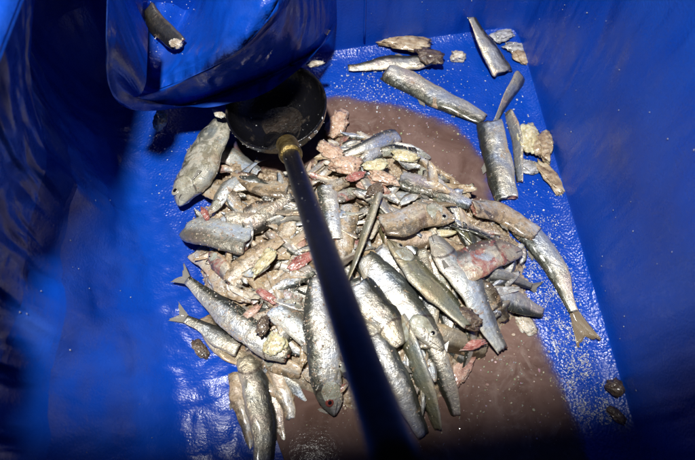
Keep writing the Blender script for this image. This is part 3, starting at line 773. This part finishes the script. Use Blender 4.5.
scrap('orange fringe of flesh at the right of the ladle bowl', 338, 128, 18, 34, 20, 'orange', lift=.006, group=C_)
scrap('dark bruised lump on top of the olive back strip', 374, 197, 17, 12, -40, 'dark', lift=.016, group=C_)
scrap('orange brown fin base at the lower right of the heap', 460, 372, 44, 16, -60, 'pink', lift=.001, group=C_)
scrap('dark red gash of flesh at the lower right edge of the heap', 468, 346, 34, 9, -8, 'red', lift=.006, group=C_)
scrap('black bruise at the end of the olive grey fish', 462, 322, 30, 18, 20, 'dark', lift=.014, group=C_)
scrap('white blob of fat below the small scaly fish', 525, 326, 22, 16, 60, 'pale', lift=.002, group=C_)
scrap('brown flesh right of the gaping jaws', 448, 250, 36, 15, 30, 'tan', lift=.008, group=C_)
scrap('tan flesh above the bright silver fish', 372, 262, 32, 13, 60, 'tan', lift=.007, group=C_)
scrap('glossy brown lump at the bottom left of the heap', 200, 350, 24, 12, 40, 'dark', lift=.002, group=C_)
scrap('yellow cut cheek at the end of the silver scaly fish', 278, 345, 26, 18, -55, 'yellow', lift=.013, group=C_)
scrap('dark hollow gill on the silver scaly fish', 266, 332, 10, 20, 10, 'dark', lift=.022, group=C_)

# --- loose pieces on the floor and walls
D_ = 'loose fish scraps'
scrap('brown torn head over the thin silver fish by the back wall', 405, 49, 56, 18, 8, 'tan', lift=.010, group=D_)
scrap('dark brown gut lump at the right end of the thin silver fish', 428, 64, 26, 18, 30, 'dark', lift=.014, group=D_)
scrap('small pale lump alone between headless fish and leaning tail', 458, 58, 15, 12, 0, 'pale', lift=0, group=D_, thick=.7)
for lab, x, y, a_, b_, an, mt in (('olive scrap right beside the leaning silver tail', 502, 38, 22, 14, -20, 'skin'), ('grey flap of skin in the back right corner', 515, 50, 26, 12, 10, 'skin'),
        ('brown ragged scrap in the back right corner', 522, 60, 24, 14, 50, 'tan'), ('curled brown scrap highest in the back right corner', 531, 47, 22, 9, -60, 'dark')):
    scrap(lab, x, y, a_, b_, an, mt, lift=.004, group=D_)
scrap('thin leaf shaped brown sliver stuck to the back wall', 541, 62, 27, 9, -82, 'tan', z=.035, group=D_)
scrap('bone coloured scrap right of the narrow dark strip', 527, 140, 18, 34, 10, 'yellow', lift=.002, group=D_)
scrap('brown oval scrap against the right wall', 541, 150, 16, 34, 8, 'tan', lift=.006, group=D_)
scrap('long tattered scrap trailing along the foot of the right wall', 552, 182, 46, 14, 62, 'tan', lift=.003, group=D_)
scrap('greyish wet scrap between dark strip and right wall', 531, 168, 20, 16, 10, 'skin', lift=.001, group=D_)
scrap('brown nub stuck on the right wall near the bottom', 615, 388, 17, 15, 50, 'dark', z=.016, thick=.6, group=D_)
scrap('smaller brown nub at the foot of the right wall', 617, 416, 18, 10, 50, 'dark', z=.012, thick=.6, group=D_)
scrap('golden scrap hanging below the folded plastic corner', 161, 123, 12, 22, 8, 'yellow', z=.03, thick=.6, group=D_)
scrap('olive flake stuck on the shaded face of the fold', 309, 37, 42, 15, -22, 'tan', z=.075, group=D_)
scrap('brown lump high on the shaded fold at the top edge', 318, 4, 30, 14, -30, 'dark', z=.10, group=D_)
fish('fish end painted shadow dark with pale tip on top of the fold', [(148,10),(160,24),(178,46)], 24, 'shaded_skin', 'fish_chunk', s0=.3, s1=.72, back=1, roll=30, z=(.136, .134), group=D_, dorsal=False)
scrap('pale end of the lump on top of the fold', 177, 45, 14, 10, 30, 'pale', z=.134, thick=.7, group=D_)
scrap('small pale crumb on the bright top of the fold', 244, 29, 9, 9, 0, 'pale', z=.132, thick=.8, group=D_)
scrap('white scale clinging to the left rim of the ladle bowl', 219, 114, 14, 7, 40, 'pale', z=.06, thick=.4, group=D_)
scrap('white scale clinging to the top of the ladle bowl', 315, 64, 16, 7, -10, 'pale', z=.072, thick=.4, group=D_)

# --- unnamed torn pieces that fill the heap
mpx = [(222,155),(300,170),(332,132),(372,132),(432,155),(472,190),(530,238),(536,300),(496,340),(455,385),(430,415),(352,415),(312,385),(268,368),(236,340),(196,285),(192,228),(210,190)]
mp_ = np.array(mpx, float)
marks = [(285,165,'brass collar'),(190,200,'staring eyed fish'),(346,170,'orange roe'),(404,162,'yellow white guts'),(300,266,'red bloody flesh'),(218,232,'bluish belly piece'),
         (440,225,'gaping jaws'),(495,255,'red cheeked head'),(328,400,'red eyed head'),(270,335,'yellow cheeked fish'),(365,236,'olive back strip'),(468,290,'long silver flanked fish'),
         (430,285,'olive grey fish'),(418,370,'green backed fish'),(380,314,'black gilled fish'),(240,160,'ladle bowl'),(311,210,'upper handle'),(346,310,'middle of the handle'),
         (508,300,'small scaly fish'),(440,190,'shiny silver side'),(256,262,'yellowish fillet'),(216,285,'brown fillet'),(268,195,'white fillet')]
def where(x, y):
    mx, my, nm = min(marks, key=lambda q: (q[0] - x) ** 2 + (q[1] - y) ** 2)
    dx, dy = x - mx, y - my
    return ('right of' if dx > 0 else 'left of') + ' the ' + nm if abs(dx) > abs(dy) else ('below' if dy > 0 else 'above') + ' the ' + nm
used = set()
def uniq(lab, x, y):
    if lab in used:
        m2 = sorted(marks, key=lambda q: (q[0] - x) ** 2 + (q[1] - y) ** 2)[1:4]
        for q in m2:
            l2 = f'{lab} towards the {q[2]}'
            if l2 not in used and len(l2.split()) <= 16: lab = l2; break
    used.add(lab); return lab
def flap(label, px, py, ln, wd, ang, mats, lift, group):
    """a torn, curling piece of fillet: skin on one face, meat on the other"""
    seed = random.random() * 90; p = PS(px, py, 0); g = pxm(p); a, b_ = ln / g / 2, wd / g / 2
    ca, sa = math.cos(R(ang)), -math.sin(R(ang)); nu, nv = 18, 10; V = []; UV = []
    for side in (1, -1):
        for i in range(nu):
            u = 2 * i / (nu - 1) - 1
            for j in range(nv):
                v = 2 * j / (nv - 1) - 1
                wd_ = (1 - .75 * abs(u) ** 2.4) * (1 + .22 * noise.noise(Vector((u * 2.4, seed, side * 0))) + .12 * noise.noise(Vector((u * 7, seed, 4))))
                x = u * a * (1 + .2 * noise.noise(Vector((v * 2, seed, 1)))); y = v * b_ * wd_ + .35 * b_ * math.sin(u * 1.6 + seed)
                z = b_ * (.55 * math.sin(u * 2.2 + seed * 2) * .5 + .45 * (v * v) * math.sin(seed * 5) + .30 * noise.noise(Vector((u * 3, v * 2, seed))) + .14 * noise.noise(Vector((u * 8, v * 6, seed))))
                thk = b_ * .16 * max(0, 1 - abs(v) ** 4) * max(0.05, 1 - abs(u) ** 6) + .0002
                V.append(p + Vector((x * ca - y * sa, x * sa + y * ca, z + lift + side * thk))); UV.append((.25 + .35 * (u + 1), .2 + .4 * (v + 1)))
    n1 = nu * nv; F = grid_faces(nu, nv) + [f[::-1] for f in grid_faces(nu, nv, False, n1)]; nf = len(F) // 2
    for i in range(nu - 1):
        for j in (0, nv - 1): F.append((i * nv + j, (i + 1) * nv + j, n1 + (i + 1) * nv + j, n1 + i * nv + j))
    for j in range(nv - 1):
        for i in (0, nu - 1): F.append((i * nv + j, i * nv + j + 1, n1 + i * nv + j + 1, n1 + i * nv + j))
    o = obj('fish_scrap', V, F, [M[mats[0]], M[mats[1]]], uv=UV, origin=(p.x, p.y, p.z + lift)); tag(o, label, 'fish scrap', group)
    for i, q in enumerate(o.data.polygons): q.material_index = 0 if i < nf else 1
    return o
looks = {'tan': 'tan', 'pale': 'pale', 'skin': 'grey', 'pink': 'pinkish', 'dark': 'dark', 'raw': 'blotchy skinned', 'bright': 'shiny silver', 'blue': 'bluish silver', 'steel': 'dull grey', 'silver': 'silver', 'brown': 'bruised brown', 'red': 'red', 'yellow': 'yellow'}
def heap_fish(n, region, ang, mats, lifts, wid=(15, 25), ln=(52, 100)):
    k = 0; tries = 0
    while k < n and tries < 4000:
        tries += 1
        x, y = random.uniform(*region[0]), random.uniform(*region[1]); L = random.uniform(*ln); an = R(ang()); wd = random.uniform(*wid)
        dx, dy = math.cos(an) * L / 2, math.sin(an) * L / 2
        if max(sdist(mp_, np.array([x - dx, x, x + dx]), np.array([y - dy, y, y + dy]))) > 3: continue
        cv = random.uniform(-.18, .18); mid = (x - dy * cv, y + dx * cv); mt = random.choice(mats)
        cut = random.random(); s0, s1 = (0, 1) if cut < .25 else (random.uniform(.15, .3), 1) if cut < .6 else (0, random.uniform(.6, .8)) if cut < .8 else (.2, .75)
        size = 'slim' if wd < 19 else 'plump'; part = 'whole fish' if s0 == 0 and s1 == 1 else 'headless fish' if s0 > 0 and s1 == 1 else 'tailless fish' if s0 == 0 else 'fish middle'
        pts = [(x - dx, y - dy), mid, (x + dx, y + dy)]
        if random.random() < .5: pts = pts[::-1]
        fish(uniq(f'{size} {looks.get(mt, mt)} {part} {where(x, y)}', x, y), pts, wd, mt, 'fish' if part == 'whole fish' else 'fish_chunk', s0=s0, s1=s1, back=random.choice((1, -1)), roll=random.gauss(10, 24), lift=random.uniform(*lifts),
             tail='fin' if s1 == 1 and random.random() < .6 else None, tail_len=.7, group='lesser fish filling the heap', dorsal=False); k += 1
heap_fish(26, ((350, 530), (190, 415)), lambda: random.gauss(55, 20), ['silver', 'silver', 'bright', 'steel', 'olive', 'blue', 'brown'], (-.001, .006))
heap_fish(46, ((195, 345), (150, 400)), lambda: random.choice((random.gauss(35, 22), random.gauss(-30, 22))), ['raw', 'raw', 'silver', 'bright', 'blue', 'bloody', 'brown'], (.0, .010), (13, 22), (36, 76))
heap_fish(16, ((330, 470), (135, 225)), lambda: random.gauss(0, 30), ['raw', 'bright', 'silver', 'blue'], (.0, .007), (12, 19), (34, 60))
cnt = 0
while cnt < 260:
    x, y = random.uniform(190, 535), random.uniform(135, 415)
    if sdist(mp_, np.array([x]), np.array([y]))[0] > -7: continue
    left_ = x < 345 or y < 240
    if not left_ and random.random() < .35: continue
    sz = random.uniform(12, 40)
    word = 'small' if sz < 24 else 'long' if sz > 36 else 'curled'
    if cnt % 9 == 0:
        mt = random.choice(['tan', 'tan', 'pale', 'pale', 'skin', 'pink', 'yellow'] if left_ else ['skin', 'skin', 'pale', 'tan', 'dark'])
        scrap(uniq(f'{word} {looks[mt]} lump of flesh {where(x, y)}', x, y), x, y, sz * .7, random.uniform(6, 12), random.uniform(0, 180), mt, lift=random.uniform(-.001, .010 if left_ else .004), group='small torn scraps in the heap', thick=random.uniform(.2, .45), bend=.6, sub=3)
    else:
        mt = random.choice(['raw', 'raw', 'bright', 'bright', 'blue', 'tan', 'silver', 'silver', 'pale', 'bloody'] if left_ else ['bright', 'silver', 'steel', 'blue', 'olive', 'brown', 'skin'])
        flap(uniq(f'{word} {looks.get(mt, mt)} torn strip {where(x, y)}', x, y), x, y, sz, random.uniform(5, 12), random.uniform(0, 180) if left_ else random.gauss(-58, 28), (mt, random.choice(('tan', 'pale', 'pink'))), random.uniform(.001, .013 if left_ else .007), 'small torn scraps in the heap')
    cnt += 1

# ------------------------------------------------------------------ loose scales, flakes standing in for glare, and crumbs: too many to count
def flakes(name, label, cat, items, mat):
    """items: (position, normal, size, thickness, colour)"""
    V = []; F = []; C = []
    for p, nn, s, h, c in items:
        nn = Vector(nn).normalized(); a = nn.orthogonal().normalized(); b_ = nn.cross(a)
        k = random.randint(5, 7); r0 = len(V); ph = random.random() * 6.28; el = random.uniform(.55, 1)
        pts = []
        for j in range(k):
            an = ph + 2 * math.pi * j / k; r = s * random.uniform(.65, 1.1)
            pts.append(a * (r * math.cos(an)) + b_ * (r * el * math.sin(an)))
        q = Quaternion(nn, random.random() * 6.28); tl = Quaternion(a, random.gauss(0, .25))
        for dz, sc_ in ((0, 1.0), (h, .7)):
            for t in pts: V.append(Vector(p) + tl @ (q @ (t * sc_) + nn * dz)); C.append((*c, 1))
        F.append(tuple(r0 + k + j for j in range(k)))
        for j in range(k): F.append((r0 + j, r0 + (j + 1) % k, r0 + k + (j + 1) % k, r0 + k + j))
    o = obj(name, V, F, mat, origin=(0, 0, 0), smooth=False); o['kind'] = 'stuff'; tag(o, label, cat)
    at = o.data.attributes.new('tint', 'FLOAT_COLOR', 'POINT'); at.data.foreach_set('color', np.asarray(C, np.float32).ravel())
    return o
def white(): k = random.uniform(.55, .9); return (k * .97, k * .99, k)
it = []
def onfloor(x, y): 
    p = P(x, y, .01); z = max(LEVEL + .0004, float(floor_z(np.array([p.x]), np.array([p.y]))[0])); p = P(x, y, z)
    return p + Vector((0, 0, .0008))
def spread(n, fx, fy, cond, size=(.0004, .0013), col=white):
    k = 0
    while k < n:
        x, y = fx(), fy()
        if not cond(x, y): continue
        p = onfloor(x, y); s = random.uniform(*size) * random.choice((.7, 1, 1, 1.5))
        it.append((p, (random.gauss(0, .15), random.gauss(0, .15), 1), s, s * .4, col())); k += 1
U_ = random.uniform
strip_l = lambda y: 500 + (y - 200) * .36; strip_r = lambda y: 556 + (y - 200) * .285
def strip(n, y0, y1, sz):  # dense white flakes stand in for wet glare on the right strip
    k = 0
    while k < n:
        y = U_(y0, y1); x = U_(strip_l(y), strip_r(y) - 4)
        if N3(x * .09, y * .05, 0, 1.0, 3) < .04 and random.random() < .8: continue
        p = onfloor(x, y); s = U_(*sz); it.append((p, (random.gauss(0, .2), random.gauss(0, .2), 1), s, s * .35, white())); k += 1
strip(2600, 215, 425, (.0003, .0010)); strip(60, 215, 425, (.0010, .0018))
spread(420, lambda: random.gauss(385, 38), lambda: random.gauss(82, 16), lambda x, y: 330 < x < 500 and 45 + (490 - x) * .06 < y < 120)
spread(120, lambda: U_(335, 515), lambda: U_(45, 130), lambda x, y: True, (.0003, .0009))
spread(150, lambda: U_(500, 560), lambda: U_(90, 230), lambda x, y: x < 515 + (y - 60) * .3, (.0004, .0014))
spread(60, lambda: U_(150, 225), lambda: U_(122, 205), lambda x, y: True, (.0003, .001))
cream = lambda: tuple(U_(.6, 1) * c for c in (.55, .48, .40))
spread(1000, lambda: U_(230, 590), lambda: U_(98, 450), lambda x, y: sdist(POOL, np.array([P(x, y).x]), np.array([P(x, y).y]))[0] < -.004, (.00022, .0007), cream)
spread(60, lambda: random.gauss(500, 30), lambda: random.gauss(370, 22), lambda x, y: True, (.0006, .0020), cream)
spread(90, lambda: random.gauss(420, 30), lambda: random.gauss(135, 14), lambda x, y: True, (.0005, .0016), cream)
spread(150, lambda: U_(400, 575), lambda: U_(330, 440), lambda x, y: True, (.0006, .0014), cream)
for k in range(60): it.append((P(U_(150, 255), U_(0, 62), .130), (0, 0, 1), U_(.0004, .0011), .0005, white()))
# a few scales and drops on the right and back walls, and along the fold
wv = np.array([wall.data.vertices[i].co for i in range(len(wall.data.vertices))])
wn = [v.normal.copy() for v in wall.data.vertices]
for k in range(170):
    i = random.randrange(6 * NP, 40 * NP)
    p = Vector(wv[i]) + tub.location; nn = wn[i]
    if nn.dot(Vector((0, .1, .3)) - p) < 0: nn = -nn
    it.append((p + nn * .0008, nn, U_(.0004, .0011), .0004, tuple(.6 * c for c in white())))
flakes('scales_and_glare', 'tiny white fish scales and crumbs sprinkled over the blue floor, some standing for wet glare', 'fish scales', it, M['flake'])
it = []
k = 0
pal = [(.60, .52, .42), (.46, .35, .26), (.66, .63, .58), (.34, .24, .17), (.54, .40, .31), (.70, .68, .64), (.60, .54, .46), (.26, .20, .15), (.62, .55, .40)]
bpy.context.view_layer.update(); deps = bpy.context.evaluated_depsgraph_get()
def drop(x, y):
    p = P(x, y, .03); ok, hit, nn, fi, ob, mx_ = S.ray_cast(deps, Vector((p.x, p.y, .16)), Vector((0, 0, -1)))
    if not ok or ob.parent is lad or hit.z > .11: return None
    return hit, nn
while k < 5200:
    x, y = U_(185, 545), U_(125, 428)
    left_ = (x < 345 or y < 235)
    dens = 1 if left_ else .16
    if N3(x * .03, y * .03, 0, 1.0, 3) < -.05: dens *= .3
    if random.random() > dens: continue
    p = P(x, y, .03)
    if sdist(MOUND, np.array([p.x]), np.array([p.y]))[0] > -.002: continue
    q = drop(x, y); k += 1
    if q is None: continue
    hit, nn = q; s = U_(.0003, .0011) * random.choice((1, 1, 1, 1, 1.7))
    it.append((hit + nn * .0002, nn + Vector((random.gauss(0, .35), random.gauss(0, .35), 0)), s, s * U_(.25, .7), random.choice(pal)))
flakes('flesh_crumbs', 'wet crumbs of fish flesh and skin strewn over the heap', 'fish crumbs', it, M['crumb'])
# fine bones, fin rays and torn fibres
V = []; F = []
for k in range(900):
    x, y = U_(190, 535), U_(135, 420); left_ = (x < 345 or y < 235)
    if not left_ and random.random() < .55: continue
    p = P(x, y, .03)
    if sdist(MOUND, np.array([p.x]), np.array([p.y]))[0] > -.004: continue
    q = drop(x, y)
    if q is None: continue
    hit, nn = q; t = nn.orthogonal().normalized(); t = Quaternion(nn, U_(0, 6.28)) @ t; L = U_(.003, .011); r = U_(.00012, .0003); sd_ = nn.cross(t); cv = random.gauss(0, .35)
    b0 = len(V)
    for i in range(5):
        u = i / 4; c = hit + nn * (.0004 + .0012 * math.sin(u * 3.1) * random.random()) + t * (u - .5) * L + sd_ * (cv * L * (u - .5) ** 2 * 2)
        rr = r * (1 - .7 * u)
        for j in range(3): V.append(c + (sd_ * math.cos(j * 2.094) + nn * math.sin(j * 2.094)) * rr)
    F += grid_faces(5, 3, True, b0)
bones = obj('fish_bones', V, F, M['pale'], origin=(0, 0, 0)); bones['kind'] = 'stuff'
tag(bones, 'fine pale bones and torn fibres lying over the heap', 'fish bones')
# specks stuck in the ladle bowl
it = []
for k in range(26):
    a = U_(0, 6.28); r = br * math.sqrt(U_(.2, .95)); z = -.042 * math.sqrt(1 - (r / br) ** 2)
    q = tiltq @ Vector((r * math.cos(a), r * math.sin(a), z)); it.append((bc + q * .985, -q, U_(.0005, .0014), .0005, white()))
for k in range(26):
    a = U_(3.5, 6.0); q = tiltq @ Vector(((br + .001) * math.cos(a), (br + .001) * math.sin(a), U_(-.008, .003)))
    it.append((bc + q, (q.x, q.y, .6 * br), U_(.0006, .0018), .0006, white()))
for k in range(9):
    t = U_(.17, .6); an = random.gauss(1.57, .6); sd_ = axn.cross(Vector((0, 0, 1))).normalized(); up_ = sd_.cross(axn)
    nn = sd_ * math.cos(an) + up_ * math.sin(an); it.append((along(t) + sd_ * math.cos(an) * .0093 + up_ * math.sin(an) * .0078, nn, U_(.0002, .0006), .0003, tuple(.5 * c for c in white())))
flakes('bowl_specks', 'white scales and drops stuck to the ladle bowl and handle', 'fish scales', it, M['flake'])
